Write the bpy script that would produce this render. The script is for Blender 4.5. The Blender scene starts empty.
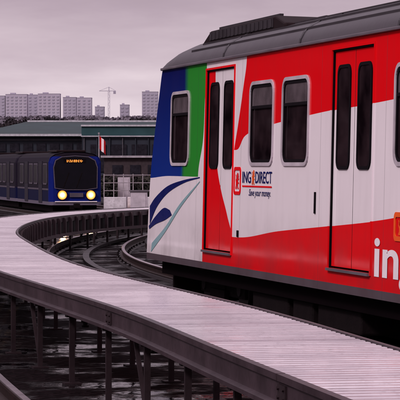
import bpy, bmesh, math, random
from mathutils import Vector, Matrix, Euler
random.seed(7)
S = bpy.context.scene
COL = S.collection
R = math.radians
EYE = 1.8; F = 2500.0
def at(px, py, Y): return Vector(((px-200)/F*Y, Y, EYE+(165-py)/F*Y))
# ------------------------------------------------------------------ terrain height
def sm(a, b, t):
    t = max(0, min(1, (t-a)/(b-a))); return t*t*(3-2*t)
def G(y): return -0.7*sm(60, 112, y) + 7.0*sm(420, 950, y) + 33*sm(900, 2500, y) + 6*sm(2500, 6000, y)
# ------------------------------------------------------------------ mesh builder
class MB:
    def __init__(s): s.v = []; s.f = []
    def add(s, vs, fs):
        n = len(s.v); s.v += [tuple(v) for v in vs]; s.f += [tuple(i+n for i in f) for f in fs]; return s
    def box(s, x0, x1, y0, y1, z0, z1, M=None):
        vs = [Vector((x, y, z)) for z in (z0, z1) for y in (y0, y1) for x in (x0, x1)]
        if M: vs = [M @ v for v in vs]
        return s.add(vs, [(0,2,3,1),(4,5,7,6),(0,1,5,4),(2,6,7,3),(0,4,6,2),(1,3,7,5)])
    def tube(s, p0, p1, r, n=10, r1=None):
        p0 = Vector(p0); p1 = Vector(p1); r1 = r if r1 is None else r1
        d = (p1-p0).normalized(); q = d.to_track_quat('Z', 'Y').to_matrix()
        vs = []
        for p, rr in ((p0, r), (p1, r1)):
            for i in range(n):
                a = 2*math.pi*i/n; vs.append(p + q @ Vector((rr*math.cos(a), rr*math.sin(a), 0)))
        fs = [(i, (i+1) % n, n+(i+1) % n, n+i) for i in range(n)] + [tuple(range(n-1, -1, -1)), tuple(range(n, 2*n))]
        return s.add(vs, fs)
    def bar(s, p0, p1, w, h):
        p0 = Vector(p0); p1 = Vector(p1); d = p1-p0; L = d.length
        q = d.to_track_quat('X', 'Z').to_matrix().to_4x4()
        return s.box(0, L, -w/2, w/2, -h/2, h/2, Matrix.Translation(p0) @ q)
    def prism(s, pts, f0, f1):
        n = len(pts); vs = [f0(*p) for p in pts] + [f1(*p) for p in pts]
        fs = [tuple(range(n)), tuple(range(2*n-1, n-1, -1))] + [(i, n+i, n+(i+1) % n, (i+1) % n) for i in range(n)]
        return s.add(vs, fs)
    def ring(s, outer, inner, y0, y1):
        n = len(outer)
        vs = [(a, y0, b) for a, b in outer] + [(a, y0, b) for a, b in inner] + [(a, y1, b) for a, b in outer] + [(a, y1, b) for a, b in inner]
        fs = []
        for i in range(n):
            j = (i+1) % n
            fs += [(i, j, n+j, n+i), (2*n+i, 3*n+i, 3*n+j, 2*n+j), (i, 2*n+i, 2*n+j, j), (n+i, n+j, 3*n+j, 3*n+i)]
        return s.add(vs, fs)
    def build(s, name, mat, parent=None, smooth=False, bevel=0, M=None):
        me = bpy.data.meshes.new(name); me.from_pydata([tuple(M @ Vector(v)) for v in s.v] if M else s.v, [], s.f)
        bm = bmesh.new(); bm.from_mesh(me); bmesh.ops.recalc_face_normals(bm, faces=bm.faces); bm.to_mesh(me); bm.free()
        me.materials.append(mat)
        o = bpy.data.objects.new(name, me); COL.objects.link(o)
        if parent: o.parent = parent
        if smooth:
            for p in me.polygons: p.use_smooth = True
            md = o.modifiers.new('es', 'EDGE_SPLIT'); md.split_angle = R(38)
        if bevel:
            md = o.modifiers.new('bv', 'BEVEL'); md.width = bevel; md.segments = 2; md.limit_method = 'ANGLE'; md.angle_limit = R(50)
        return o
def rr(x0, x1, z0, z1, r, n=5):
    out = []
    for cx, cz, a0 in ((x1-r, z1-r, 0), (x0+r, z1-r, 90), (x0+r, z0+r, 180), (x1-r, z0+r, 270)):
        for i in range(n+1):
            a = R(a0+90*i/n); out.append((cx+r*math.cos(a), cz+r*math.sin(a)))
    return out
def empty(name, loc=(0,0,0), rot=(0,0,0)):
    o = bpy.data.objects.new(name, None); COL.objects.link(o); o.location = loc; o.rotation_euler = rot; o.empty_display_size = .2; return o
def tag(o, label=None, cat=None, group=None, kind=None):
    if label: o['label'] = label
    if cat: o['category'] = cat
    if group: o['group'] = group
    if kind: o['kind'] = kind
    return o
def copy_tree(o, parent=None):
    c = o.copy(); COL.objects.link(c); c.parent = parent
    for ch in [x for x in bpy.data.objects if x.parent == o]: copy_tree(ch, c)
    return c
# ------------------------------------------------------------------ materials
class NT:
    def __init__(s, name):
        s.m = bpy.data.materials.new(name); s.m.use_nodes = True; s.t = s.m.node_tree; s.n = s.t.nodes; s.b = s.n['Principled BSDF']
    def node(s, typ, **kw):
        o = s.n.new(typ)
        for k, v in kw.items(): setattr(o, k, v)
        return o
    def lk(s, a, b): s.t.links.new(a, b)
    def m2(s, op, a, b=0.0):
        o = s.node('ShaderNodeMath', operation=op)
        for i, v in enumerate((a, b)):
            if isinstance(v, (int, float)): o.inputs[i].default_value = v
            else: s.lk(v, o.inputs[i])
        return o.outputs[0]
    def mix(s, fac, a, b, blend='MIX'):
        o = s.node('ShaderNodeMix', data_type='RGBA', blend_type=blend)
        for i, v in ((0, fac), (6, a), (7, b)):
            if isinstance(v, (int, float)): o.inputs[i].default_value = v
            elif isinstance(v, tuple): o.inputs[i].default_value = (*v, 1)
            else: s.lk(v, o.inputs[i])
        return o.outputs[2]
    def noise(s, scale, detail=4, vec=None, rough=.55):
        o = s.node('ShaderNodeTexNoise'); o.inputs['Scale'].default_value = scale; o.inputs['Detail'].default_value = detail; o.inputs['Roughness'].default_value = rough
        if vec: s.lk(vec, o.inputs['Vector'])
        return o.outputs['Fac']
    def ramp(s, fac, stops):
        o = s.node('ShaderNodeValToRGB'); s.lk(fac, o.inputs[0]); e = o.color_ramp.elements
        while len(e) < len(stops): e.new(.5)
        for i, (p, c) in enumerate(stops): e[i].position = p; e[i].color = (*c, 1) if isinstance(c, tuple) else (c, c, c, 1)
        return o.outputs[0]
    def fcurve(s, x, pts, xs, ys):
        o = s.node('ShaderNodeFloatCurve'); c = o.mapping.curves[0]
        pts = sorted((a/xs, b/ys) for a, b in pts)
        if pts[0][0] > 0: pts = [(0, pts[0][1])] + pts
        if pts[-1][0] < 1: pts = pts + [(1, pts[-1][1])]
        c.points[0].location = pts[0]; c.points[1].location = pts[-1]
        for p in pts[1:-1]: c.points.new(*p)
        for p in c.points: p.handle_type = 'AUTO_CLAMPED'
        o.mapping.update()
        s.lk(s.m2('DIVIDE', x, xs), o.inputs['Value'])
        return s.m2('MULTIPLY', o.outputs[0], ys)
    def bump(s, h, strength=.3, dist=.02):
        o = s.node('ShaderNodeBump'); o.inputs['Strength'].default_value = strength; o.inputs['Distance'].default_value = dist
        s.lk(h, o.inputs['Height']); s.lk(o.outputs[0], s.b.inputs['Normal'])
    def obj(s): return s.node('ShaderNodeTexCoord').outputs['Object']
def simple(name, c, rough=.5, metal=0, spec=.3, var=.25, scale=3, bump=0, rv=.15, dirt=None):
    t = NT(name); v = t.obj()
    nz = t.noise(scale, 6, v)
    c2 = tuple(max(0, x*(1-var)) for x in c); c3 = tuple(min(1, x*(1+var*.7)) for x in c)
    base = t.ramp(nz, [(.3, c2), (.7, c3)])
    if dirt:
        d = t.ramp(t.noise(scale*5, 8, v, .7), [(.5, 0.0), (.75, 1.0)]); base = t.mix(t.m2('MULTIPLY', d, .6), base, dirt)
    t.lk(base, t.b.inputs['Base Color'])
    t.lk(t.m2('ADD', t.m2('MULTIPLY', nz, rv*2), rough-rv), t.b.inputs['Roughness'])
    t.b.inputs['Metallic'].default_value = metal; t.b.inputs['Specular IOR Level'].default_value = spec
    if bump: t.bump(t.noise(scale*8, 6, v), bump, .01)
    return t.m
def emis(name, c, st):
    t = NT(name); t.b.inputs['Base Color'].default_value = (*c, 1); t.b.inputs['Emission Color'].default_value = (*c, 1); t.b.inputs['Emission Strength'].default_value = st; return t.m
def zpx(px): return 16108.0/(px+380)
def sp(px): return (29.83-zpx(px))/.9741
def hz(px, py): return EYE+(165-py)/(.1552*(px+380))
def sz(px, py):            # point of the photo's carriage side -> metres along and up the side
    tilt = (py-165)*.023
    q = px+tilt; return sp(q), hz(q, py)
WHITE = (.80,.72,.77); RED = (.76,.004,.009); NAVY = (.005,.009,.10); GREEN = (.025,.26,.03); GREY = (.10,.078,.095)
def livery():
    t = NT('painted_livery'); v = t.obj(); sx = t.node('ShaderNodeSeparateXYZ'); t.lk(v, sx.inputs[0])
    x = t.m2('ADD', sx.outputs[0], 1.0); z = sx.outputs[2]
    XS, ZS = 14.0, 4.0
    P = lambda l: [(sz(a, b)[0]+1, sz(a, b)[1]) for a, b in l]
    Q = lambda l: [(sz(a, b)[1], sz(a, b)[0]+1) for a, b in l]
    GT = lambda a, b: t.m2('GREATER_THAN', a, b); LT = lambda a, b: t.m2('LESS_THAN', a, b); MU = lambda a, b: t.m2('MULTIPLY', a, b)
    col = t.mix(0.0, WHITE, WHITE)
    fU = t.fcurve(x, P([(236,150),(245,136),(262,128),(281,122),(310,115),(333,110),(375,103),(400,98),(470,84)]), XS, ZS)
    eL = t.fcurve(z, Q([(247,55),(243,90),(238,125),(234,150),(232,165)]), ZS, XS)
    red1 = MU(GT(z, fU), GT(x, eL)); col = t.mix(red1, col, RED)
    fL = t.fcurve(x, P([(233,237),(280,231),(330,226),(375,221),(400,217),(470,205)]), XS, ZS)
    red2 = MU(LT(z, fL), GT(x, 4.66)); col = t.mix(red2, col, RED)
    d1 = t.fcurve(z, Q([(214,60),(214,120),(215,165),(219,190),(225,215),(232,252)]), ZS, XS)
    red3 = MU(MU(LT(x, d1), GT(x, 3.32)), LT(z, 2.86)); col = t.mix(red3, col, RED)
    zb = t.fcurve(x, P([(147,178),(170,176),(205,177)]), XS, ZS)
    ge = t.fcurve(z, Q([(207,66),(205,100),(203,140),(198,177)]), ZS, XS)
    col = t.mix(MU(GT(z, zb), LT(x, ge)), col, GREEN)
    be = t.fcurve(z, Q([(187,66),(186,120),(182,177)]), ZS, XS)
    gr = t.node('ShaderNodeMapRange'); t.lk(t.m2('SUBTRACT', x, be), gr.inputs[0]); gr.inputs[1].default_value = -.10; gr.inputs[2].default_value = .12; gr.inputs[3].default_value = 1; gr.inputs[4].default_value = 0
    col = t.mix(MU(GT(z, zb), MU(gr.outputs[0], LT(x, ge))), col, NAVY)
    zr = t.ramp(t.m2('DIVIDE', z, 4.0), [(.42, 1.0), (.72, 0.0)])
    col = t.mix(MU(MU(GT(z, zb), LT(x, be)), MU(zr, .4)), col, (.012,.06,.42))
    col = t.mix(LT(z, .735), col, GREY)
    for s0 in (1.95, 3.98, 7.0, 9.0, 10.6):
        col = t.mix(MU(LT(t.m2('ABSOLUTE', t.m2('SUBTRACT', x, s0+1)), .005), .45), col, (.05,.04,.05))
    g = t.ramp(t.noise(1.6, 5, v, .6), [(.4, 0.0), (.8, 1.0)])
    mp = t.node('ShaderNodeMapping'); t.lk(v, mp.inputs[0]); mp.inputs['Scale'].default_value = (2.6, 3, .35)
    g2 = t.ramp(t.noise(2.0, 3, mp.outputs[0], .5), [(.5, 0.0), (.8, 1.0)])
    low = t.ramp(t.m2('DIVIDE', z, 4.0), [(.16, 1.0), (.34, 0.1)])
    k = t.m2('ADD', MU(MU(g, low), .5), MU(g2, .08)); k = t.m2('ADD', k, MU(low, .12))
    col = t.mix(k, col, (.06,.03,.035))
    t.lk(col, t.b.inputs['Base Color'])
    t.lk(t.m2('ADD', t.m2('MULTIPLY', g, .10), .08), t.b.inputs['Roughness']); t.b.inputs['Specular IOR Level'].default_value = .10
    t.bump(t.noise(1.1, 1, v), .12, .02)
    return t.m
M = {}
M['livery'] = livery()
M['roof'] = simple('weathered_grey_roof_paint', (.042,.033,.042), .32, .1, .3, .3, 2, .1)
M['gutter'] = simple('grey_gutter', (.11,.09,.11), .4)
M['gutterdk'] = simple('dark_gutter', (.028,.022,.028), .4)
M['core'] = simple('dark_underbody', (.004,.002,.003), .8, spec=.03)
M['under'] = simple('grimy_steel', (.007,.004,.005), .7, spec=.08, scale=6, bump=.3)
M['wheel'] = simple('wheel_steel', (.03,.022,.026), .5, .6, .2)
def glassm():
    t = NT('tinted_train_glass'); v = t.obj()
    t.lk(t.ramp(t.noise(1.9, 3, v), [(.35,(.005,.0025,.004)),(.7,(.035,.02,.025))]), t.b.inputs['Base Color'])
    t.b.inputs['Roughness'].default_value = .03; t.b.inputs['Specular IOR Level'].default_value = .14
    return t.m
M['glass'] = glassm()
M['glasslt'] = simple('hopper_glass', (.10,.078,.09), .08, spec=.14, var=.5, rv=.02)
M['rubber'] = simple('black_rubber', (.005,.003,.005), .6, spec=.05)
M['frame'] = simple('pale_window_frame', (.52,.45,.51), .35, .1)
M['framedk'] = simple('dim_window_frame', (.030,.025,.038), .5, 0, .02)
M['redp'] = simple('red_paint', RED, .3, var=.08, spec=.08)
M['whitep'] = simple('white_paint', WHITE, .35, var=.06, spec=.1)
M['navyp'] = simple('navy_paint', NAVY, .28, var=.1, spec=.08)
M['orange'] = simple('orange_paint', (.80,.10,.015), .4, var=.1, spec=.1)
M['steelgrey'] = simple('steel_fascia', (.050,.031,.040), .38, .15, .25, .35, 2.5, .15, dirt=(.018,.008,.010))
M['leg'] = simple('dull_steel_leg', (.026,.016,.020), .5, .15, .15, .3, 4, .2, dirt=(.014,.007,.007))
M['beamdark'] = simple('dark_beam', (.007,.004,.006), .6, .05, .08)
M['concrete'] = simple('wet_concrete', (.014,.009,.011), .4, 0, .2, .4, 3, .3)
M['rail'] = simple('rail_steel', (.52,.42,.46), .2, .9, .5, .15, 5, rv=.05)
M['railside'] = simple('rusty_rail', (.022,.011,.011), .6, .1, .15, .3, 5)
M['plate'] = simple('dark_aluminium_plate', (.020,.014,.017), .4, .3, .15, .25, 2)
# ------------------------------------------------------------------ world and light
W = bpy.data.worlds.new('World'); S.world = W; W.use_nodes = True
wt = W.node_tree; wn = wt.nodes; wn.clear()
out = wn.new('ShaderNodeOutputWorld'); bg1 = wn.new('ShaderNodeBackground'); bg2 = wn.new('ShaderNodeBackground'); add = wn.new('ShaderNodeAddShader')
sky = wn.new('ShaderNodeTexSky'); sky.sky_type = 'NISHITA'; sky.sun_disc = False; sky.sun_elevation = R(38); sky.sun_rotation = R(221); sky.dust_density = 4; sky.air_density = 1.5
tint = wn.new('ShaderNodeMix'); tint.data_type = 'RGBA'; tint.blend_type = 'MULTIPLY'; tint.inputs[0].default_value = 1; tint.inputs[7].default_value = (.95,.72,.80,1)
wt.links.new(sky.outputs[0], tint.inputs[6]); wt.links.new(tint.outputs[2], bg1.inputs[0]); bg1.inputs[1].default_value = .018
tc = wn.new('ShaderNodeTexCoord'); sep = wn.new('ShaderNodeSeparateXYZ'); wt.links.new(tc.outputs['Generated'], sep.inputs[0])
mp = wn.new('ShaderNodeMapping'); mp.inputs['Scale'].default_value = (12, 12, 60); wt.links.new(tc.outputs['Generated'], mp.inputs[0])
nz = wn.new('ShaderNodeTexNoise'); nz.inputs['Scale'].default_value = 1.3; nz.inputs['Detail'].default_value = 6; nz.inputs['Roughness'].default_value = .55; wt.links.new(mp.outputs[0], nz.inputs['Vector'])
def wm(op, a, b):
    o = wn.new('ShaderNodeMath'); o.operation = op
    for i, v in enumerate((a, b)):
        if isinstance(v, (int, float)): o.inputs[i].default_value = v
        else: wt.links.new(v, o.inputs[i])
    return o.outputs[0]
elev = wm('ADD', sep.outputs[2], wm('MULTIPLY', wm('SUBTRACT', nz.outputs['Fac'], .5), .05))
rp = wn.new('ShaderNodeValToRGB'); wt.links.new(elev, rp.inputs[0]); e = rp.color_ramp.elements
stops = [(0,(.80,.68,.73)),(.022,(.77,.65,.71)),(.042,(.60,.49,.56)),(.068,(.44,.345,.42)),(.13,(.26,.20,.245)),(.4,(.52,.43,.49)),(1,(1.05,.88,.99))]
while len(e) < len(stops): e.new(.5)
for i, (p, c) in enumerate(stops): e[i].position = p; e[i].color = (*c, 1)
wt.links.new(rp.outputs[0], bg2.inputs[0]); bg2.inputs[1].default_value = 1.0
wt.links.new(bg1.outputs[0], add.inputs[0]); wt.links.new(bg2.outputs[0], add.inputs[1]); wt.links.new(add.outputs[0], out.inputs[0])
sl = bpy.data.lights.new('sun', 'SUN'); sl.energy = 1.5; sl.energy = 2.0; sl.angle = R(10); sl.color = (1,.92,.93)
so = bpy.data.objects.new('sun', sl); COL.objects.link(so)
sd = Vector((-.62,-.72,.74)).normalized(); so.rotation_euler = sd.to_track_quat('Z', 'Y').to_euler()
# ------------------------------------------------------------------ camera
cd = bpy.data.cameras.new('camera'); cam = bpy.data.objects.new('camera', cd); COL.objects.link(cam)
cam.location = (0,0,EYE); cam.rotation_euler = (R(90)-math.atan(35/F), 0, 0); cd.sensor_width = 36; cd.lens = 36*F/400; cd.clip_start = .5; cd.clip_end = 12000
S.camera = cam
S.view_settings.view_transform = 'Standard'; S.view_settings.look = 'None'; S.view_settings.exposure = 0
# ------------------------------------------------------------------ ground
gm = NT('wet_dark_ballast'); v = gm.obj()
vo = gm.node('ShaderNodeTexVoronoi'); vo.inputs['Scale'].default_value = 14; gm.lk(v, vo.inputs['Vector'])
n1 = gm.noise(1.1, 8, v, .62); n2 = gm.noise(9, 6, v)
c = gm.ramp(n2, [(.3,(.003,.0015,.002)),(.6,(.009,.0045,.006)),(.8,(.022,.013,.016))])
pud = gm.ramp(n1, [(.49, 0.0), (.57, 1.0)])
gm.lk(gm.mix(pud, c, (.003,.0012,.002)), gm.b.inputs['Base Color'])
gm.lk(gm.ramp(pud, [(0, .85), (1, .06)]), gm.b.inputs['Roughness'])
gm.lk(gm.ramp(pud, [(0, .03), (1, .30)]), gm.b.inputs['Specular IOR Level'])
gm.bump(gm.m2('MULTIPLY', gm.m2('ADD', vo.outputs['Distance'], n2), gm.m2('SUBTRACT', 1.08, pud)), .9, .05)
b = MB(); ys = [-60,-20,0,20,40,50]+list(range(60,120,5))+[140,200,300,420]+list(range(470,1000,50))+list(range(1000,2600,100))+[3000,4000,5000,6000,9000]
xs = [-5000,-2000,-800,-300,-100,-30,0,30,100,300,800,2000,5000]
b.add([(x, y, G(y)) for y in ys for x in xs], [(j*len(xs)+i, j*len(xs)+i+1, (j+1)*len(xs)+i+1, (j+1)*len(xs)+i) for j in range(len(ys)-1) for i in range(len(xs)-1)])
tag(b.build('ground', gm.m, smooth=True), kind='structure')
# ------------------------------------------------------------------ paths
def catmull(pts, n=12):
    P = [Vector(p) for p in pts]; P = [2*P[0]-P[1]] + P + [2*P[-1]-P[-2]]; o = []
    for i in range(1, len(P)-2):
        for k in range(n):
            t = k/n; a, b_, c_, d = P[i-1:i+3]
            o.append(.5*((2*b_)+(-a+c_)*t+(2*a-5*b_+4*c_-d)*t*t+(-a+3*b_-3*c_+d)*t**3))
    o.append(P[-2]); return o
def smooth(p, k=6):
    for _ in range(k): p = [p[0]]+[(p[i-1]+2*p[i]+p[i+1])/4 for i in range(1, len(p)-1)]+[p[-1]]
    return p
def resample(p, step):
    o = [p[0].copy()]; acc = 0
    for a, b_ in zip(p, p[1:]):
        L = (b_-a).length
        while acc+L >= step:
            t = (step-acc)/L; a = a.lerp(b_, t); o.append(a.copy()); L = (b_-a).length; acc = 0
        acc += L
    return o
def frames(p):
    o = []
    for i, q in enumerate(p):
        d = (p[min(i+1, len(p)-1)]-p[max(i-1, 0)]).normalized(); o.append((q, d, Vector((d.y, -d.x))))
    return o
def sweep(mb, fr, prof):
    n = len(prof); vs = []
    for q, d, nn in fr:
        for (a, z) in prof: vs.append((q.x+nn.x*a, q.y+nn.y*a, z+G(q.y)))
    fs = []
    for i in range(len(fr)-1):
        for k in range(n):
            k2 = (k+1) % n; fs.append((i*n+k, i*n+k2, (i+1)*n+k2, (i+1)*n+k))
    fs += [tuple(range(n)), tuple((len(fr)-1)*n+k for k in range(n-1, -1, -1))]
    return mb.add(vs, fs)
inner_line = smooth(catmull([(2.6,6),(1.85,10),(1.14,14),(.45,18),(-.42,22),(-.98,24.6),(-1.42,27),(-1.85,30),(-2.35,34),(-2.8,38),(-3.05,42),(-3.12,46),(-2.98,50),(-2.45,54),(-1.5,58),(-.2,62),(1.5,66)]), 10)
inner = resample(inner_line, .1)
fr = frames(inner); H = .75; WD = .965
# ------------------------------------------------------------------ walkway
wk = empty('elevated_walkway', (inner[80].x, inner[80].y, 0)); tag(wk, 'long curved steel walkway with pale cross slats on many legs beside the train', 'walkway')
WI = Matrix.Translation(-Vector(wk.location))
def deckmat():
    t = NT('wet_pale_ribs'); g = t.node('ShaderNodeNewGeometry'); v = t.obj()
    r = g.outputs['Random Per Island']
    c = t.ramp(r, [(0,(.42,.36,.41)),(.1,(.55,.48,.53)),(.7,(.61,.54,.59)),(1,(.68,.61,.66))])
    n = t.noise(.8, 8, v, .66); st = t.ramp(n, [(.42, 0.0), (.64, 1.0)])
    c = t.mix(t.m2('MULTIPLY', st, .45), c, (.16,.12,.145))
    fine = t.ramp(t.noise(22, 4, v), [(.52, 0.0), (.75, 1.0)]); c = t.mix(t.m2('MULTIPLY', fine, .25), c, (.08,.05,.06))
    t.lk(c, t.b.inputs['Base Color']); t.lk(t.ramp(n, [(.38, .12), (.62, .38)]), t.b.inputs['Roughness']); t.b.inputs['Metallic'].default_value = .25
    return t.m
M['deck'] = deckmat()
b = MB(); fd = frames(resample(inner_line, .135))
for k in range(len(fd)-2):
    (q0, d0, n0), (q1, d1, n1) = fd[k], fd[k+1]
    z = H+random.uniform(-.001, .001)
    vs = []
    # one rib: bevelled top, open slot before the next
    for f_, zz in ((0, z-.035), (.0, z-.006), (.07, z), (.57, z), (.64, z-.006), (.64, z-.035)):
        q = q0.lerp(q1, f_); n = n0.lerp(n1, f_)
        vs += [(q.x, q.y, zz+G(q.y)), (q.x-n.x*WD, q.y-n.y*WD, zz+G(q.y))]
    b.add(vs, [(2*i, 2*i+1, (2*i+3) % 12, (2*i+2) % 12) for i in range(6)]+[(0,2,4,6,8,10),(11,9,7,5,3,1)])
b.build('deck', M['deck'], wk, M=WI)
b = MB(); sweep(b, fr[:-2], [(-WD+.02, H-.06), (-WD+.02, H-.05), (-.02, H-.05), (-.02, H-.06)]); b.build('deck_tray', M['beamdark'], wk, M=WI)
seg = 62; st0 = 5
for k0 in range(st0, len(fr)-2, seg):
    ff = fr[k0:k0+seg+1]
    if len(ff) < 4: continue
    ff = ff[:-1]+[(ff[-1][0]-ff[-1][1]*.02, ff[-1][1], ff[-1][2])]
    b = MB()
    sweep(b, ff, [(-WD-.012, H-.0), (-WD-.012, H+.014), (-WD-.06, H+.014), (-WD-.06, H-.02), (-WD-.045, H-.03), (-WD-.045, H-.125), (-WD-.08, H-.135), (-WD-.08, H-.16), (-WD-.012, H-.16)])
    b.build('edge_beam', M['steelgrey'], wk, M=WI)
    b = MB(); sweep(b, ff, [(.012, H+.008), (.04, H+.008), (.04, H-.12), (.012, H-.12)]); b.build('edge_beam', M['steelgrey'], wk, M=WI)
    q, d, n = ff[-2]; Mx = WI @ Matrix.Translation((q.x, q.y, G(q.y))) @ Matrix.Rotation(math.atan2(d.y, d.x), 4, 'Z')
    b = MB(); b.box(-.09,.09,WD+.046,WD+.056,H-.12,H-.035,Mx)
    for x_ in (-.06,.06):
        for z_ in (-.10,-.055): b.tube(Mx @ Vector((x_,WD+.056,H+z_)), Mx @ Vector((x_,WD+.066,H+z_)), .011, 6)
    b.build('joint_plate', M['leg'], wk)
i0 = next(i for i, f_ in enumerate(fr) if f_[0].y > 31)
M['skirt'] = simple('weathered_skirt', (.055,.034,.041), .6, .1, .2, .4, 4, .2)
b = MB()
for i in range(i0, len(fr)-2, 7):
    q, d, n = fr[i]
    Mx = Matrix.Translation((q.x, q.y, G(q.y))) @ Matrix.Rotation(math.atan2(d.y, d.x), 4, 'Z')
    b.box(-.045, .045, -.10, -.045, .40, H-.03, Mx)
sweep(b, fr[i0-3:-2], [(.045, .34), (.045, .40), (.10, .40), (.10, .34)])
b.build('skirt_panel', M['skirt'], wk, M=WI)
b = MB(); sweep(b, fr[i0-3:-2], [(-.02, .36), (-.02, H-.13), (.0, H-.13), (.0, .36)]); b.build('skirt_backing', M['beamdark'], wk, M=WI)
leg_i = list(range(14, len(fr)-4, 17))
for j, i in enumerate(leg_i):
    q, d, n = fr[i]; ang = math.atan2(n.y, n.x)
    for a in (-WD+.03, -.10):
        p = q+n*a; g = G(p.y)
        Mx = WI @ Matrix.Translation((p.x, p.y, g)) @ Matrix.Rotation(ang, 4, 'Z')
        b = MB(); b.box(-.021, .021, -.021, .021, .012, H-.18, Mx); b.box(-.07, .07, -.07, .07, 0, .012, Mx); b.box(-.05,.05,-.045,.045,H-.2,H-.18,Mx)
        b.build('leg', M['leg'], wk)
    a0 = q-n*(WD-.03); g = G(q.y)
    b = MB(); b.bar((a0.x, a0.y, g+H-.125), (q.x-n.x*.02, q.y-n.y*.02, g+H-.125), .05, .11); b.build('cross_beam', M['beamdark'], wk, M=WI)
    if j % 3 == 0:
        e = fr[min(i+5, len(fr)-1)][0]-fr[min(i+5, len(fr)-1)][2]*(WD-.03)
        b = MB(); b.bar((a0.x, a0.y, g+.05), (e.x, e.y, G(e.y)+H-.2), .03, .03); b.build('brace', M['leg'], wk, M=WI)
    if j % 2 == 0:
        c0 = q-n*.24; b = MB(); b.bar((c0.x+n.x*.14, c0.y+n.y*.14, g+.33), (c0.x, c0.y, g+.33), .02, .02)
        for zz, r_ in ((.24,.035),(.262,.022),(.284,.04),(.306,.022)): b.tube((c0.x, c0.y, g+zz), (c0.x, c0.y, g+zz+.021), r_, 12)
        b.build('insulator', M['beamdark'], wk, smooth=True, M=WI)
# ------------------------------------------------------------------ tracks
def track(pts, label, y0, y1, power=True):
    p = resample(smooth(catmull(pts), 10), .5); f = frames(p)
    root = empty('railway_track', (p[10].x, p[10].y, G(p[10].y))); tag(root, label, 'track'); I = Matrix.Translation(-Vector(root.location))
    for s in (-1, 1):
        c = s*.7175
        b = MB(); sweep(b, f, [(c-.12, .002), (c-.10, .05), (c+.10, .05), (c+.12, .002)]); b.build('plinth', M['concrete'], root, M=I)
        b = MB(); sweep(b, f, [(c-.06, .056), (c-.06, .066), (c-.012, .08), (c-.012, .15), (c-.034, .155), (c-.034, .178), (c+.034, .178), (c+.034, .155), (c+.012, .15), (c+.012, .08), (c+.06, .066), (c+.06, .056)])
        ro = b.build('rail', M['railside'], root, M=I)
        b = MB(); sweep(b, f, [(c-.03, .179), (c-.026, .185), (c+.026, .185), (c+.03, .179)]); b.build('running_surface', M['rail'], ro, M=I)
    b = MB(); sweep(b, f, [(-.06, .06), (-.06, .075), (.06, .075), (.06, .06)]); sweep(b, f, [(-.03, .004), (-.03, .058), (.03, .058), (.03, .004)]); b.build('reaction_rail', M['plate'], root, M=I)
    if power:
        b = MB(); sweep(b, f, [(1.15, .2), (1.15, .3), (1.19, .3), (1.19, .2)]); b.build('power_rail', M['beamdark'], root, M=I)
    pad = None
    for q, d, n in f[::2]:
        if not (y0 < q.y < y1): continue
        for s in (-1, 1):
            if pad is None:
                b = MB(); b.box(-.07, .07, -.13, .13, .05, .062); b.tube((0,-.1,.062), (0,-.1,.09), .02, 6); b.tube((0,.1,.062), (0,.1,.09), .02, 6)
                pad = b.build('rail_clip', M['under'], root); o = pad
            else: o = pad.copy(); COL.objects.link(o)
            w = q+n*(s*.7175); o.location = (w.x-root.location.x, w.y-root.location.y, G(w.y)-root.location.z); o.rotation_euler = (0,0,math.atan2(d.y, d.x))
    return root
track([(6,5),(4.2,12),(2.2,22),(.75,29),(-.6,35.5),(-1.7,42),(-2.2,48),(-2.2,54),(-1.75,60),(-.8,66),(.4,74),(1.2,84),(1.2,96),(.4,108),(-2.6,125),(-8,150)], 'curved railway track under the red and white train, inside the walkway bend', 43, 76)
track([(.2,6),(-.75,11),(-2.25,19),(-3.3,26),(-4.3,33),(-4.9,40),(-5.1,50),(-5.0,62),(-4.7,76),(-4.7,90),(-5.1,104),(-6.2,118),(-8.8,131),(-12,147),(-18,175)], 'railway track outside the walkway, leading to the blue train with lit headlights', 12, 30, False)
# ------------------------------------------------------------------ main train
TH = math.atan(.232); T = empty('commuter_train')
rot = Euler((R(-1.3), 0, -(math.pi/2-TH)), 'XYZ'); P0 = Vector((-.477, 29.83, EYE))
T.rotation_euler = rot; T.location = P0 - rot.to_matrix() @ Vector((0,0,1.8))
tag(T, 'large red and white train carriage with navy and green end, filling the right side', 'train')
L = 12.2; WT = 2.5
NZ = [(.66,-.66),(.735,-.66),(.87,-.645),(1.2,-.61),(1.5,-.57),(1.79,-.50),(2.1,-.38),(2.4,-.24),(2.65,-.12),(2.84,-.03),(2.92,.02)]
def nose(z):
    for (a, x0), (b_, x1) in zip(NZ, NZ[1:]):
        if z <= b_: return x0+(x1-x0)*(z-a)/(b_-a)
    return NZ[-1][1]
doors = [(2.36,3.65),(7.35,8.65)]; wins = [(.58,1.55),(4.33,5.30),(5.62,6.60),(9.25,10.2)]
WZ = (1.79, 2.65)
holes = [(a, b_, .87, 2.84) for a, b_ in doors]+[(a+.03, b_-.03, WZ[0]+.03, WZ[1]-.03) for a, b_ in wins]
xs = sorted(set([L]+[v_ for h in holes for v_ in h[:2]])); zs = sorted(set([z for z, _ in NZ]+[v_ for h in holes for v_ in h[2:]]))
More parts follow.
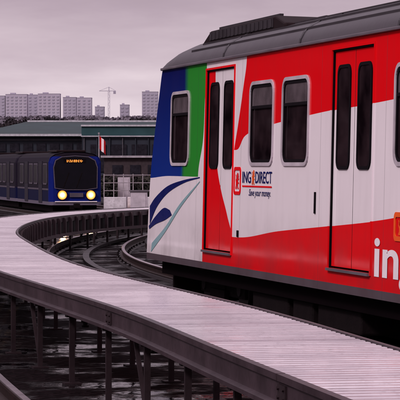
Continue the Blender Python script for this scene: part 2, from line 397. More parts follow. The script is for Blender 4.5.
def skin(yo, yi, hol):
    b = MB(); X = [None]+xs
    def px_(i, z): return nose(z) if i == 0 else X[i]
    def ishole(i, j):
        if i == 0: xm = .2
        else: xm = (X[i]+X[i+1])/2
        zm = (zs[j]+zs[j+1])/2
        return any(h[0] < xm < h[1] and h[2] < zm < h[3] for h in hol)
    for i in range(len(X)-1):
        for j in range(len(zs)-1):
            z0, z1 = zs[j], zs[j+1]
            if not ishole(i, j):
                b.add([(px_(i,z0),yo,z0),(px_(i+1,z0),yo,z0),(px_(i+1,z1),yo,z1),(px_(i,z1),yo,z1)], [(0,1,2,3)])
    for a, c_, z0, z1 in hol:
        for p, q in (((a,z0),(c_,z0)),((c_,z0),(c_,z1)),((c_,z1),(a,z1)),((a,z1),(a,z0))):
            b.add([(p[0],yo,p[1]),(q[0],yo,q[1]),(q[0],yi,q[1]),(p[0],yi,p[1])], [(0,1,2,3)])
    b.add([(nose(.66),yo,.66),(L,yo,.66),(L,yi,.66),(nose(.66),yi,.66)], [(0,1,2,3)])
    return b
skin(0, .05, holes).build('side_panel', M['livery'], T)
skin(WT, WT-.05, []).build('side_panel', M['livery'], T)
b = MB()
out_ = [(.05,.68),(.05,2.92),(.2,3.0),(1.25,3.05),(2.3,3.0),(2.45,2.92),(2.45,.68)]
b.prism(out_, (lambda y, z: (nose(min(z,2.92))+.06, y, z)), (lambda y, z: (L, y, z))); b.build('inner_shell', M['core'], T)
b = MB(); ny = 17; vs = []
for z, x0 in NZ:
    for i in range(ny):
        y = WT*(.5-.5*math.cos(math.pi*i/(ny-1))); u = abs(y-1.25)/1.25; vs.append((x0-.28*(1-u**4), y, z))
b.add(vs, [(j*ny+i, j*ny+i+1, (j+1)*ny+i+1, (j+1)*ny+i) for j in range(len(NZ)-1) for i in range(ny-1)])
b.build('front_panel', M['livery'], T, smooth=True)
b = MB(); vs = []
wz = [1.75,2.1,2.4,2.72]
for z in wz:
    for i in range(9):
        y = .3+1.9*i/8; u = abs(y-1.25)/1.25; vs.append((nose(z)-.29*(1-u**4)-.004, y, z))
b.add(vs, [(j*9+i, j*9+i+1, (j+1)*9+i+1, (j+1)*9+i) for j in range(3) for i in range(8)]); b.build('windshield', M['glass'], T, smooth=True)
b = MB(); b.prism([(0,.66),(0,2.92),(.3,3.12),(1.25,3.2),(2.2,3.12),(2.5,2.92),(2.5,.66)], lambda y, z: (L+.002, y, z), lambda y, z: (L+.1, y, z)); b.build('rear_panel', M['whitep'], T, bevel=.03)
# roof
half = [(-.012,0),(0,.07),(.035,.14),(.11,.21),(.26,.285),(.5,.35),(.85,.405),(1.25,.43)]
prof = half+[(WT-a, z) for a, z in half[-2::-1]]
b = MB(); stn = [-.03,0,.06,.14,.28,.45,.65,.9,1.2]+[1.6+.6*k for k in range(17)]+[L+.1]; n = len(prof); vs = []
for x in stn:
    u = min(1, (x+.05)/1.05); k = .12+.88*(1-(1-u)**2)**.5
    for a, z in prof: vs.append((x-.28*(1-(abs(min(1.25,abs(a-1.25)))/1.25)**4)*(1-u), a, 2.923+z*k))
b.add(vs, [(j*n+i, j*n+i+1, (j+1)*n+i+1, (j+1)*n+i) for j in range(len(stn)-1) for i in range(n-1)]+[tuple(range(n)), tuple((len(stn)-1)*n+i for i in range(n-1,-1,-1))])
b.build('roof', M['roof'], T, smooth=True)
b = MB(); b.box(.06, L, -.035, -.002, 2.922, 2.95); b.build('gutter', M['gutter'], T, bevel=.006)
def hroof(a): return next(h0+(h1-h0)*(a-a0)/(a1-a0) for (a0,h0),(a1,h1) in zip(half, half[1:]) if a0 <= a <= a1)
for a in (.07,.2,.42,.75):
    b = MB(); b.box(1.3, L, a-.01, a+.01, 2.9+hroof(a), 2.938+hroof(a)); b.build('roof_rib', M['gutterdk'], T)
for x in (3.1, 6.2, 9.3):
    b = MB(); n_ = len(half); b.add([(x+dx, a-.004, 2.927+z+.004) for dx in (0,.05) for a, z in half], [(i, i+1, n_+i+1, n_+i) for i in range(n_-1)]); b.build('roof_joint', M['gutterdk'], T)
M['unit'] = simple('brown_black_roof_unit', (.014,.007,.009), .6, spec=.08)
ru = MB(); ru.prism([(.75,3.2),(1.2,3.345),(4.1,3.355),(4.5,3.26),(4.5,3.1),(.75,3.1)], lambda x, z: (x, .3, z), lambda x, z: (x, 1.9, z)); r0 = ru.build('roof_unit', M['unit'], T, bevel=.02)
ru = MB(); ru.box(1.2, 4.05, .291, .299, 3.235, 3.33)
for k in range(16): ru.box(1.25+k*.18, 1.31+k*.18, .283, .292, 3.24, 3.325)
ru.build('grille', M['gutterdk'], r0)
for y in (.4, .9, 1.4):
    ru = MB(); ru.box(1.3, 4.0, y-.02, y+.02, 3.36, 3.385); ru.build('top_rail', M['gutterdk'], r0)
# windows
for a, c_ in wins:
    b = MB(); b.ring(rr(a, c_, *WZ, .13), rr(a+.035, c_-.035, WZ[0]+.035, WZ[1]-.035, .1), -.014, .02)
    f_ = b.build('window', M['frame'], T)
    b = MB(); b.ring(rr(a+.032, c_-.032, WZ[0]+.032, WZ[1]-.032, .1), rr(a+.065, c_-.065, WZ[0]+.065, WZ[1]-.065, .07), -.004, .022)
    b.box(a+.06, c_-.06, -.006, .02, WZ[1]-.28, WZ[1]-.25); b.build('seal', M['rubber'], f_)
    b = MB(); b.box(a+.035, c_-.035, .012, .018, WZ[0]+.035, WZ[1]-.26); b.build('pane', M['glass'], f_)
    b = MB(); b.box(a+.035, c_-.035, .004, .010, WZ[1]-.258, WZ[1]-.035); b.build('pane', M['glasslt'], f_)
# doors
for di, (a, c_) in enumerate(doors):
    mid = (a+c_)/2
    b = MB(); b.ring([(a-.02,.85),(c_+.02,.85),(c_+.02,2.86),(a-.02,2.86)], [(a+.001,.871),(c_-.001,.871),(c_-.001,2.839),(a+.001,2.839)], -.012, .0)
    b.build('door_frame', M['redp'] if di == 0 else M['livery'], T)
    for g_ in ((a, a+.012, .872, 2.838), (c_-.012, c_, .872, 2.838), (a+.013, c_-.013, 2.826, 2.838)):
        b = MB(); b.box(g_[0], g_[1], .004, .045, g_[2], g_[3]); b.build('door_gasket', M['rubber'], T)
    for x0, x1 in ((a+.016, mid-.008), (mid+.008, c_-.016)):
        b = MB(); b.box(x0, x1, .022, .04, .885, 2.822); lf = b.build('door', M['livery'], T, bevel=.004)
        w0, w1 = x0+.105, x1-.105
        b = MB(); b.ring(rr(w0, w1, 1.76, 2.70, .09), rr(w0+.03, w1-.03, 1.79, 2.67, .07), .01, .03); b.build('seal', M['rubber'], lf)
        b = MB(); b.prism(rr(w0+.025, w1-.025, 1.785, 2.675, .07), lambda x, z: (x, .017, z), lambda x, z: (x, .03, z)); b.build('pane', M['glass'], lf)
    b = MB(); b.box(mid-.007, mid+.007, .024, .04, .885, 2.822); b.build('door_seal', M['rubber'], T)
    b = MB(); b.box(a, c_, -.03, .03, .846, .870); b.build('threshold', M['gutter'], T)
b = MB(); b.box(6.85, 6.89, -.012, 0, 1.35, 1.55); b.build('door_control', M['rubber'], T, bevel=.003)
b = MB(); b.box(3.9, 3.96, -.012, 0, 1.05, 1.12); b.build('door_control', M['rubber'], T, bevel=.003)
def band(up, lo, name, mat, y=-.004):
    A = catmull([sz(*p) for p in up], 6); B_ = catmull([sz(*p) for p in lo], 6); b = MB(); n = len(A)
    b.add([(p.x, y, p.y) for p in A]+[(p.x, y, p.y) for p in B_], [(i, i+1, n+i+1, n+i) for i in range(n-1)]); return b.build(name, mat, T)
band([(150,206),(156,197),(168,186),(184,180),(200,177)], [(150,224),(157,207),(168,193),(184,183),(200,178)], 'swoosh_decal', M['navyp'])
band([(149,226),(156,216),(164,208),(170,210)], [(149.5,229),(156,224),(165,220),(172,215)], 'swoosh_decal', M['navyp'], -.005)
band([(152,243),(166,226),(180,204),(200,181)], [(151,252),(166,231),(181,207),(200,182)], 'swoosh_decal', simple('pale_teal_paint', (.22,.36,.40), .35, var=.1, spec=.1), -.004)
def text(s, x0, z0, h, wid, mat, name, italic=0, bold=0, y=-.005):
    cu = bpy.data.curves.new('t', 'FONT'); cu.body = s; cu.size = 1; cu.shear = italic; cu.offset = bold; cu.fill_mode = 'FRONT'
    to = bpy.data.objects.new('t', cu); COL.objects.link(to); bpy.context.view_layer.update()
    me = bpy.data.meshes.new_from_object(to.evaluated_get(bpy.context.evaluated_depsgraph_get())); bpy.data.objects.remove(to)
    X = [v_.co.x for v_ in me.vertices]; Y = [v_.co.y for v_ in me.vertices]; mx, Mx, my, My = min(X), max(X), min(Y), max(Y)
    for v_ in me.vertices:
        v_.co = Vector((x0+(v_.co.x-mx)/(Mx-mx)*wid, y, z0+(v_.co.y-my)/(My-my)*h))
    me.materials.clear(); me.materials.append(mat); o = bpy.data.objects.new(name, me); COL.objects.link(o); o.parent = T; return o
text('ING', 4.08, 1.615, .12, .36, M['navyp'], 'lettering', bold=.012)
text('DIRECT', 4.62, 1.615, .12, .66, M['navyp'], 'lettering', bold=.01)
text('Save your money.', 4.36, 1.465, .09, .88, M['navyp'], 'lettering', italic=.35, bold=.008)
b = MB(); b.add([(x, -.005, z) for x, z in ((4.08,1.59),(5.28,1.59),(5.28,1.574),(4.08,1.574))], [(0,1,2,3)]); b.build('underline', M['redp'], T)
def lion(x0, x1, z0, z1, mat, nm):
    b = MB(); w = x1-x0; h = z1-z0
    P = [(.0,.0),(.3,.0),(.36,.12),(.30,.25),(.48,.20),(.62,.0),(.92,.0),(.94,.08),(.76,.14),(.68,.34),(.98,.30),(1,.4),(.74,.46),(.72,.54),(1,.58),(1,.67),(.74,.66),(.92,.76),(.84,.86),(.78,.98),(.52,1),(.36,.86),(.32,.66),(.2,.5),(.1,.62),(.16,.8),(.08,.92),(-.04,.86),(.04,.76),(-.02,.56),(.12,.38),(.1,.2),(.0,.1)]
    b.add([(x0+w*a, -.005, z0+h*c_) for a, c_ in P], [tuple(range(len(P)))]); return b.build(nm, mat, T)
lion(4.48, 4.59, 1.60, 1.75, M['orange'], 'emblem')
b = MB(); b.ring(rr(3.71,4.01,1.49,1.78,.05), rr(3.745,3.975,1.525,1.745,.03), -.007, -.001); b.build('emblem', M['redp'], T)
lion(3.79, 3.93, 1.55, 1.72, M['redp'], 'emblem')
text('ing', 8.77, .74, .44, 1.2, M['whitep'], 'lettering', bold=.02)
b = MB(); b.ring(rr(9.31,9.73,1.17,1.41,.05), rr(9.35,9.69,1.21,1.37,.03), -.009, -.002); b.build('emblem', M['orange'], T)
lion(9.43, 9.61, 1.22, 1.36, M['orange'], 'emblem')
# underframe
b = MB(); b.box(-.3, L, .12, 2.38, .5, .678); b.build('underframe', M['core'], T)
for x0, x1, z0 in ((3.9,5.3,.3),(5.5,6.2,.24),(6.4,7.8,.28)):
    for y0, y1 in ((.18,.8),(1.6,2.3)):
        b = MB(); b.box(x0, x1, y0, y1, z0, .498); b.build('equipment_box', M['under'], T, bevel=.02)
b = MB(); b.tube((-1.15,1.25,.5), (-.28,1.25,.5), .09); b.box(-1.3,-1.12,1.08,1.42,.4,.62); b.build('coupler', M['under'], T)
b = MB(); b.box(-.5,-.44,.3,2.2,.2,.5); b.build('obstacle_deflector', M['under'], T)
for xc in (1.55, 9.6):
    b = MB(); b.box(xc-1.05, xc+1.05, .42, .56, .33, .46); b.box(xc-1.05, xc+1.05, 1.94, 2.08, .33, .46); b.box(xc-.2, xc+.2, .4, 2.1, .28, .495); b.box(xc-.35, xc+.35, .36, .42, .26, .4)
    bo = b.build('bogie', M['under'], T, bevel=.01)
    for dx in (-.85, .85):
        for y0, y1, s in ((.46,.6,1),(1.9,2.04,-1)):
            b = MB(); b.tube((xc+dx, y0, .445), (xc+dx, y1, .445), .255, 28); yy = y1 if s > 0 else y0; b.tube((xc+dx, yy, .445), (xc+dx, yy+.025*s, .445), .28, 28)
            b.tube((xc+dx, y0-.06 if s > 0 else y1, .445), (xc+dx, y0 if s > 0 else y1+.06, .445), .09, 14)
            b.build('wheel', M['wheel'], bo, smooth=True)
        b = MB(); b.tube((xc+dx,.6,.445), (xc+dx,1.9,.445), .05); b.build('axle', M['under'], bo)
# ------------------------------------------------------------------ far train
def farlivery():
    t = NT('blue_train_livery'); v = t.obj(); sx = t.node('ShaderNodeSeparateXYZ'); t.lk(v, sx.inputs[0]); z = sx.outputs[2]
    c = t.mix(t.m2('GREATER_THAN', z, 1.15), (.005,.006,.032), (.011,.008,.016))
    c = t.mix(t.m2('LESS_THAN', sx.outputs[1], .5), c, (.006,.012,.13))
    c = t.mix(t.m2('LESS_THAN', z, .58), c, (.12,.10,.14))
    c = t.mix(t.m2('GREATER_THAN', z, 2.72), c, (.010,.007,.012))
    t.lk(c, t.b.inputs['Base Color']); t.b.inputs['Roughness'].default_value = .5; t.b.inputs['Specular IOR Level'].default_value = .015; return t.m
M['far'] = farlivery()
ft = empty('commuter_train', (at(76,165,118).x, 118, -.7+.185), (0,0,R(11.3))); tag(ft, 'distant dark blue train facing the camera with two glowing headlights', 'train')
def prof_far(w, top):
    h = w/2; return [(-h,.42),(-h,2.45),(-h*.93,2.68),(-h*.75,2.83),(-h*.4,top-.02),(0,top),(h*.4,top-.02),(h*.75,2.83),(h*.93,2.68),(h,2.45),(h,.42)]
def body(y0, y1, first):
    b = MB(); secs = [(y0,.86,2.82),(y0+.05,.93,2.88),(y0+.18,.98,2.92),(y0+.4,1,2.94),(y1-.1,1,2.94),(y1,.97,2.9)]
    vs = []; n = 11
    for y, k, top in secs:
        for x, z in prof_far(2.5*k, 2.94): vs.append((x, y+(.16*max(0, z-1.1) if y < y0+.3 and first else 0), .42+(z-.42)*((top-.42)/2.52)))
    b.add(vs, [(j*n+i, j*n+(i+1) % n, (j+1)*n+(i+1) % n, (j+1)*n+i) for j in range(len(secs)-1) for i in range(n)]+[tuple(range(n)), tuple((len(secs)-1)*n+i for i in range(n-1,-1,-1))])
    return b.build('body', M['far'], ft)
body(0, 12.3, True); body(12.9, 25.2, False); body(25.8, 38, False)
for y0 in (12.31, 25.21):
    b = MB(); b.box(-.8,.8,y0,y0+.58,.6,2.6); b.build('gangway', M['rubber'], ft)
M['dimglass'] = simple('dim_train_glass', (.008,.005,.010), .3, spec=.03, rv=.02)
M['dimtrim'] = simple('dim_grey_trim', (.085,.07,.095), .5, 0, .03)
for y0 in (0, 12.9, 25.8):
    b = MB(); b.box(-.7,.7,y0+1.6,y0+4.6,2.925,3.03); b.build('roof_unit', M['unit'], ft, bevel=.03)
    b = MB(); b.box(-1.05,1.05,y0+.4,y0+11.9,.12,.41); b.build('underframe', M['core'], ft)
    b = MB(); b.box(-1.262,-1.25,y0+.45,y0+12.1,1.12,1.2); b.build('side_stripe', M['dimtrim'], ft)
    for dy in (2.6, 7.9):
        b = MB(); b.box(-1.272,-1.24,y0+dy,y0+dy+1.25,.5,2.5); d_ = b.build('door', M['framedk'], ft)
        for e in (.12,.7):
            b = MB(); b.box(-1.28,-1.273,y0+dy+e,y0+dy+e+.44,1.4,2.35); b.build('pane', M['dimglass'], d_)
    for dy in (.9, 4.3, 6.1, 9.7):
        b = MB(); b.ring(rr(dy+y0, dy+y0+1.35, 1.38, 2.4, .12), rr(dy+y0+.07, dy+y0+1.28, 1.45, 2.33, .08), 0, .03)
        o = b.build('window', M['dimtrim'], ft, M=Matrix(((0,1,0,-1.272),(1,0,0,0),(0,0,1,0),(0,0,0,1))))
        b = MB(); b.box(-1.262,-1.245,y0+dy+.04,y0+dy+1.31,1.42,2.36); b.build('pane', M['dimglass'], o)
def fy(z): return .16*max(0, z-1.1)
M['blackglass'] = simple('black_windshield', (.003,.002,.005), .12, spec=.12)
o2 = [(-.98,1.25),(-1.02,2.2),(-.92,2.52),(-.62,2.68),(0,2.73),(.62,2.68),(.92,2.52),(1.02,2.2),(.98,1.25),(.5,1.17),(-.5,1.17)]
b = MB(); b.prism(o2, lambda x, z: (x, fy(z)-.03, z), lambda x, z: (x, fy(z)+.02, z)); ws = b.build('windshield', M['blackglass'], ft)
b = MB(); oo = [(x*1.045, 1.95+(z-1.95)*1.05) for x, z in o2]; n_ = len(o2)
b.add([(x, fy(z)-.022, z) for x, z in oo]+[(x, fy(z)-.022, z) for x, z in o2], [(i, (i+1) % n_, n_+(i+1) % n_, n_+i) for i in range(n_)]); b.build('windshield_surround', M['dimtrim'], ft)
for x0 in (.02, -.6):
    b = MB(); b.bar((x0, fy(1.25)-.045, 1.25), (x0+.28, fy(1.95)-.045, 1.95), .02, .03); b.build('wiper', M['under'], ft)
b = MB(); b.box(-.55,.5,fy(2.5)-.05,fy(2.5)-.032,2.4,2.62); ds = b.build('destination_display', M['rubber'], ft)
b = MB(); M['led'] = emis('amber_led', (1,.33,.05), 1.1)
for r_ in range(3):
    x = -.42
    while x < .32:
        w = random.choice((.03,.05,.07)); b.box(x, x+w, fy(2.5)-.058, fy(2.5)-.051, 2.45+r_*.042, 2.475+r_*.042); x += w+random.choice((.02,.03,.05))
b.build('lit_characters', M['led'], ds)
hm = NT('headlamp_face'); v = hm.obj(); ln = hm.node('ShaderNodeVectorMath', operation='LENGTH'); hm.lk(v, ln.inputs[0])
rc = hm.ramp(hm.m2('DIVIDE', ln.outputs['Value'], .25), [(0,(1,1,.8)),(.42,(1,.86,.36)),(.66,(1,.40,.05)),(1,(.32,.05,.01))])
hm.lk(rc, hm.b.inputs['Emission Color']); hm.b.inputs['Base Color'].default_value = (.3,.15,.05,1); hm.b.inputs['Emission Strength'].default_value = 1.6
M['bulb'] = emis('bulb', (1,.93,.65), 8)
for x in (-.66, .70):
    b = MB(); b.tube((0, 0, 0), (0, .08, 0), .215, 32); h_ = b.build('headlight', hm.m, ft); h_.location = (x, -.06, .90)
    b = MB(); b.ring([(.245*math.cos(k*math.pi/16), .245*math.sin(k*math.pi/16)) for k in range(32)], [(.217*math.cos(k*math.pi/16), .217*math.sin(k*math.pi/16)) for k in range(32)], -.015, .07); b.build('bezel', M['under'], h_)
    b = MB(); b.tube((0, -.02, 0), (0, -.002, 0), .09, 20); b.build('bulb', M['bulb'], h_)
    ld = bpy.data.lights.new('headlight_beam', 'SPOT'); ld.energy = 2600; ld.color = (1,.50,.18); ld.spot_size = R(80); ld.shadow_soft_size = .12; ld.spot_blend = .8
    lo = bpy.data.objects.new('headlight_beam', ld); COL.objects.link(lo); lo.parent = ft; lo.location = (x, -.12, .90); lo.rotation_euler = (R(80), 0, R(180))
b = MB(); b.box(-1.0,1.0,-.04,.03,.565,.61); b.build('stripe', M['whitep'], ft)
b = MB(); b.box(-.3,.34,-.035,.03,.80,1.0); b.build('front_panel', M['dimtrim'], ft)
b = MB(); b.box(-.12,.12,-.5,.0,.3,.5); b.box(-.3,.3,-.02,.05,.2,.42); b.build('coupler', M['under'], ft)
# ------------------------------------------------------------------ barrier, railing, cabinets
M['white_panel'] = simple('white_barrier', (.58,.53,.58), .6, 0, .3, .3, 3, dirt=(.2,.16,.17))
Yb = 108; g0 = G(Yb)
for k in range(6):
    x0 = at(104,0,Yb).x+k*1.0
    b = MB(); b.prism([(0,0),(.0,.12),(.12,.3),(.16,1.1),(.26,1.1),(.3,.3),(.42,.12),(.42,0)], lambda a, z: (0, a, z), lambda a, z: (.96, a, z))
    o = b.build('concrete_barrier', M['white_panel'], bevel=.02); o.location = (x0, Yb+k*.5, g0)
    tag(o, 'pale concrete barrier block in the row beyond the walkway end', 'barrier', 'concrete barrier blocks beyond the walkway')
rl = empty('metal_railing', (at(104,0,112).x, 112, G(112))); tag(rl, 'pale metal railing with thin posts right of the blue train', 'railing')
M['railpale'] = simple('pale_galvanised_rail', (.34,.30,.34), .5)
for z in (1.35, 1.7, 2.05):
    b = MB(); b.bar((0,0,z), (6.2,2.5,z), .035, .035); b.build('rail', M['railpale'], rl)
for k in range(15):
    b = MB(); b.box(k*.43-.018, k*.43+.018, k*.175-.018, k*.175+.018, 0, 2.1); b.build('post', M['railpale'], rl)
def cabinet(px, Y, w, h, label):
    cb = empty('signal_cabinet', (at(px,0,Y).x, Y, G(Y))); tag(cb, label, 'cabinet')
    b = MB(); b.box(-w,w,-.25,.25,0,h); b.build('housing', M['frame'], cb, bevel=.02); b = MB(); b.box(-w-.05,w+.05,-.3,.3,h+.002,h+.06); b.build('lid', M['gutter'], cb); b = MB(); b.box(-w+.07,w-.07,-.268,-.252,.15,h-.1); b.build('door', M['frame'], cb)
cabinet(139, 104, .35, 1.35, 'small light grey equipment cabinet near the nose of the big train')
cabinet(124, 122, .30, 1.95, 'tall narrow light grey cabinet behind the middle of the pale railing')
# ------------------------------------------------------------------ warehouse
wh = empty('warehouse', (-12, 300, G(300))); tag(wh, 'long low warehouse with grey green hipped roof behind the blue train', 'warehouse')
WI2 = Matrix.Translation(-Vector(wh.location))
M['wh_wall'] = simple('slate_cladding', (.030,.033,.046), .6, 0, .1, .2, .4); M['wh_roof'] = simple('grey_green_roof', (.042,.060,.066), .55, 0, .05, .25, .3)
M['teal'] = simple('teal_cladding', (.028,.066,.075), .5, 0, .1, .15, .5); M['trim'] = simple('pale_trim', (.46,.44,.49), .5); M['dkglass'] = simple('dark_window', (.018,.016,.023), .3, var=.4, spec=.05); M['trimdk'] = simple('grey_trim', (.085,.078,.095), .5, spec=.1)
zt = 5.4; xL = -27; xR = 16
b = MB(); b.box(xL, xR, 300, 340, -.7, zt); b.build('wall', M['wh_wall'], wh, M=WI2)
b = MB(); b.add([(xL-.6,299.3,zt+.02),(xR+.6,299.3,zt+.02),(xR+.6,340.6,zt+.02),(xL-.6,340.6,zt+.02),(xL+5,316,7.25),(xR-5,316,7.25),(xR-5,324,7.25),(xL+5,324,7.25)], [(0,1,5,4),(1,2,6,5),(2,3,7,6),(3,0,4,7),(4,5,6,7),(3,2,1,0)])
rf = b.build('roof', M['wh_roof'], wh, M=WI2)
b = MB(); b.box(xL+5.2, xR-5.2, 315.8, 316.0, 7.24, 7.44); b.build('ridge_cap', M['trim'], rf, M=WI2)
b = MB(); b.box(xL-.7, xR+.7, 299.05, 299.28, zt-.15, zt+.12); b.build('gutter', M['trim'], rf, M=WI2)
bx0 = at(82,0,292).x; b = MB(); b.box(bx0, 12, 292, 299.0, -.7, 5.25); b.build('front_bay', M['wh_wall'], wh, M=WI2)
b = MB(); b.box(bx0-.05, 12, 291.8, 291.98, 5.25, 6.35); b.box(bx0-.05,12,291.99,299.0,5.26,6.3); fa = b.build('fascia', M['teal'], wh, M=WI2)
for z0_, z1_ in ((6.3,6.5),(5.1,5.22)):
    b = MB(); b.box(bx0-.1, 12.1, 291.6, 291.79, z0_, z1_); b.build('trim', M['trim'], fa, M=WI2)
for k in range(9):
    x = -26+k*1.6
    b = MB(); b.box(x, x+1.1, 299.86, 299.98, 3.4, 4.4); b.build('window', M['dkglass'], wh, M=WI2)
for k in range(4):
    x = bx0+1+k*2.4; b = MB(); b.box(x, x+1.8, 291.85, 291.98, 1.0, 4.2); b.build('loading_door', M['dkglass'], wh, M=WI2)
for k in range(9):
    x = bx0+.2+k*1.5; b = MB(); b.box(x, x+.1, 291.8, 291.97, -.7, 5.05); b.build('pilaster', M['trimdk'] if k % 3 == 0 else M['wh_wall'], wh, M=WI2)
b = MB(); b.box(xL, bx0-.2, 299.8, 299.97, 4.75, 4.85); b.build('wall_band', M['trimdk'], wh, M=WI2)
an = empty('shed', (-6, 240, G(240))); tag(an, 'low dark flat-roofed shed in front of the warehouse, right of the flagpole', 'shed')
ax = at(104,0,240).x; WI3 = Matrix.Translation(-Vector(an.location))
b = MB(); b.box(ax, 6, 240, 250, -.7, 2.5); b.build('wall', simple('brown_cladding', (.05,.036,.042), .7, spec=.1), an, M=WI3)
b = MB(); b.box(ax-.3, 6.3, 239.6, 250.3, 2.502, 2.7); b.build('roof', M['railpale'], an, M=WI3)
for k in range(4): b = MB(); b.box(ax+.8+k*1.7, ax+1.8+k*1.7, 239.9, 239.98, .9, 1.8); b.build('window', M['dkglass'], an, M=WI3)
# flagpole
fp = empty('flagpole', (at(99,0,180).x, 180, G(180))); tag(fp, 'thin flagpole with a small red and white flag beside the blue train', 'flagpole')
zt2 = at(99,134,180).z-G(180)
b = MB(); b.tube((0,0,0), (0,0,zt2), .06, 8, .035); b.tube((0,0,zt2), (0,0,zt2+.1), .07, 8); b.build('pole', M['railpale'], fp)
def flagmesh(u0, u1):
    b = MB(); n = 8; vs = []
    for j in range(5):
        for i in range(n+1):
            u = u0+(u1-u0)*i/n; vs.append((.05+u*.42, .12*math.sin(u*7), zt2-.08-j*.24-u*.5-.05*math.sin(u*6)))
    b.add(vs, [(j*(n+1)+i, j*(n+1)+i+1, (j+1)*(n+1)+i+1, (j+1)*(n+1)+i) for j in range(4) for i in range(n)]); return b
fl = flagmesh(0, .27).build('flag', M['redp'], fp); flagmesh(.27, .73).build('white_field', M['whitep'], fl); flagmesh(.73, 1).build('red_field', M['redp'], fl)
# ------------------------------------------------------------------ foliage
def leafmat(name, a, c_):
    t = NT(name); g = t.node('ShaderNodeNewGeometry'); t.lk(t.ramp(g.outputs['Random Per Island'], [(0, a), (1, c_)]), t.b.inputs['Base Color']); t.b.inputs['Roughness'].default_value = .8; t.b.inputs['Specular IOR Level'].default_value = .03; return t.m
M['leaf'] = leafmat('dull_leaves', (.032,.025,.030), (.056,.044,.050)); M['leaf2'] = leafmat('dark_leaves', (.024,.020,.025), (.042,.034,.039)); M['leaf3'] = leafmat('shrub_leaves', (.018,.017,.017), (.05,.045,.04)); M['hazeleaf'] = leafmat('hazy_wood', (.135,.115,.145), (.165,.14,.175)); M['bark'] = simple('bark', (.035,.022,.02), .8)  # far woodland leaves carry the distance haze in their lighter colour
def clump(b, p, r):
    q = Euler((random.uniform(0,6.3), random.uniform(0,6.3), random.uniform(0,6.3))).to_matrix()
    b.add([Vector(p)+q @ Vector(v_)*r for v_ in ((-.5,-.35,0),(.1,-.55,.1),(.55,0,0),(.2,.5,-.1),(-.45,.4,.1))], [(0,1,2,3,4)])
def crown(h, w, n, r):
    b = MB(); lobes = [(random.uniform(-.32,.32)*w, random.uniform(-.32,.32)*w, random.uniform(.38,.84)*h, random.uniform(.16,.3)*w) for _ in range(13)]
    for _ in range(n):
        lx, ly, lz, lr = random.choice(lobes); d = Vector((random.gauss(0,1), random.gauss(0,1), random.gauss(0,1))).normalized()*lr*random.uniform(.55,1.08)
        clump(b, (lx+d.x, ly+d.y, lz+d.z*.8), r*random.uniform(.6,1.3))
    return b
protos = []
for k, (h, w, mt) in enumerate(((12,9,'leaf'),(13,8,'leaf2'),(11.5,10,'leaf'),(13,8,'leaf2'))):
    t = empty('tree'); b = MB(); b.tube((0,0,-.5), (0,0,h*.5), .3, 8, .16)
    for _ in range(6):
        a = random.uniform(0,6.3); b.tube((0,0,h*random.uniform(.28,.48)), (math.cos(a)*w*.28, math.sin(a)*w*.28, h*random.uniform(.55,.75)), .13, 6, .04)
    b.build('trunk', M['bark'], t); crown(h, w, 1900, .45).build('crown', M[mt], t); protos.append(t)
n = 0; px = -22
while px < 215:
    Y = random.uniform(640, 820); pr = protos[n % 4]
    o = pr if n < 4 else copy_tree(pr)
    o.location = (at(px,0,Y).x, Y, G(Y)); o.rotation_euler.z = random.uniform(0,6.3); s = random.uniform(.84,.97)*(1.08 if 20 < px < 60 or px > 120 else 1.0); o.scale = (s,s,s)
    tag(o, 'dark tree in the row rising above the warehouse roof', 'tree', 'trees behind the warehouse'); n += 1; px += random.uniform(3.5, 6.5)
# added trees out of view, there to give the carriage side a dark reflection
for k in range(22):
    a = R(-20-k*.85); dd = 52+(k % 3)*7; o = copy_tree(protos[k % 4]); x = .5+math.sin(a)*dd; y = 25+math.cos(a)*dd
    o.location = (x, y, G(y)-2.6); o.rotation_euler.z = random.uniform(0,6.3); s = random.uniform(.95,1.15); o.scale = (s,s,s)
    tag(o, 'unseen tree added left of the view to darken the carriage side reflection', 'tree', 'unseen trees added left of the view for the reflection')
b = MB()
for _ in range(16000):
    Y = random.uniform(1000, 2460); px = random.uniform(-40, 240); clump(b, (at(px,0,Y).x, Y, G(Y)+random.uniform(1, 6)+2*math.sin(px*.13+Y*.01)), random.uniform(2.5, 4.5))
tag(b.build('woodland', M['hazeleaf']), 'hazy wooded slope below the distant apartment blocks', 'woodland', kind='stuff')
shp = None
for k in range(7):
    Y = 165+random.uniform(-8, 8); px = 100+k*8+random.uniform(-2,2)
    if k < 3: o = empty('shrub'); crown(1.7, 2.2, 420, .18).build('foliage', M['leaf3'], o); b = MB(); b.tube((0,0,-.1),(0,0,.8),.05,6,.02); b.build('stem', M['bark'], o); shp = (shp or [])+[o]
    else: o = copy_tree(shp[k % 3])
    o.location = (at(px,0,Y).x, Y, G(Y)); o.rotation_euler.z = random.uniform(0,6.3)
    tag(o, 'dark leafy shrub in the row in front of the shed', 'shrub', 'shrubs in front of the shed')
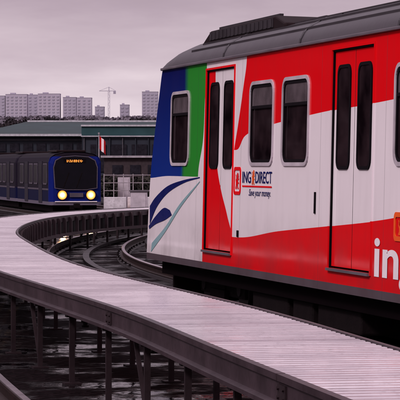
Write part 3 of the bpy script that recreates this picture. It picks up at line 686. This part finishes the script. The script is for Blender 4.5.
# ------------------------------------------------------------------ city
M['apt'] = simple('hazy_apartment_wall', (.40,.36,.45), .8, var=.06, scale=.02, spec=.03); M['apt2'] = simple('hazy_pale_wall', (.45,.40,.49), .8, var=.06, scale=.02, spec=.03); M['aptwin'] = simple('hazy_window', (.355,.325,.41), .6, var=.1, scale=.05, spec=.03); M['aptd'] = simple('hazy_roof', (.36,.325,.41), .8, var=.05, spec=.03)  # skyline tones are paler: distance haze is mixed into the base colours
def apt(px0, px1, ytop, label, mt, Y=2550):
    x0 = at(px0,0,Y).x; x1 = at(px1,0,Y).x; g = G(Y)-2; top = at(0,ytop,Y).z-g; w = x1-x0
    r = empty('apartment_building', ((x0+x1)/2, Y, g)); tag(r, label, 'apartment block')
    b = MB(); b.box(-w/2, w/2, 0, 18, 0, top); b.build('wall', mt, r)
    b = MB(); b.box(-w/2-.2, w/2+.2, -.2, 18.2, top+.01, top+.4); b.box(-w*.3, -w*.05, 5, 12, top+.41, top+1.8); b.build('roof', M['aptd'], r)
    pr = None; nx = max(2, int(w/4)); z = top-3.4
    while z > 3 and top-z < 24:
        for i in range(nx):
            if pr is None:
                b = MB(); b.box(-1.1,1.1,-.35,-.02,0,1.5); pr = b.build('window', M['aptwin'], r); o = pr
            else: o = pr.copy(); COL.objects.link(o)
            o.location = (-w/2+(i+.5)*w/nx, 0, z)
        z -= 3.2
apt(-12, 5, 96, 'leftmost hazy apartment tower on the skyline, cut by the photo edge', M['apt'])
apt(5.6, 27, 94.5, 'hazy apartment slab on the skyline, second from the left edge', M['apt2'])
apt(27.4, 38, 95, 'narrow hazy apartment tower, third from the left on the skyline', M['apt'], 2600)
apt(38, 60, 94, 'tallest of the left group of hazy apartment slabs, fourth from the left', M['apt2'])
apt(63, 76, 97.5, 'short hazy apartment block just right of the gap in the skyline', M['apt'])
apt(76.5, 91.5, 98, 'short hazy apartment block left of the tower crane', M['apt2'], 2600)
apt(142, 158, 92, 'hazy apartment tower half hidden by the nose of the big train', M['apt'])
cr = empty('tower_crane', (at(109,0,2550).x, 2550, G(2550))); tag(cr, 'thin hazy tower crane between apartment blocks on the skyline', 'crane')
zc = at(0,91,2550).z-G(2550)
b = MB()
for sx_ in (-.8,.8): b.bar((sx_,0,-1), (sx_,0,zc), .35, .35)
for k in range(14): b.bar((-.8 if k % 2 else .8,0,k*zc/14), (.8 if k % 2 else -.8,0,(k+1)*zc/14), .25, .25)
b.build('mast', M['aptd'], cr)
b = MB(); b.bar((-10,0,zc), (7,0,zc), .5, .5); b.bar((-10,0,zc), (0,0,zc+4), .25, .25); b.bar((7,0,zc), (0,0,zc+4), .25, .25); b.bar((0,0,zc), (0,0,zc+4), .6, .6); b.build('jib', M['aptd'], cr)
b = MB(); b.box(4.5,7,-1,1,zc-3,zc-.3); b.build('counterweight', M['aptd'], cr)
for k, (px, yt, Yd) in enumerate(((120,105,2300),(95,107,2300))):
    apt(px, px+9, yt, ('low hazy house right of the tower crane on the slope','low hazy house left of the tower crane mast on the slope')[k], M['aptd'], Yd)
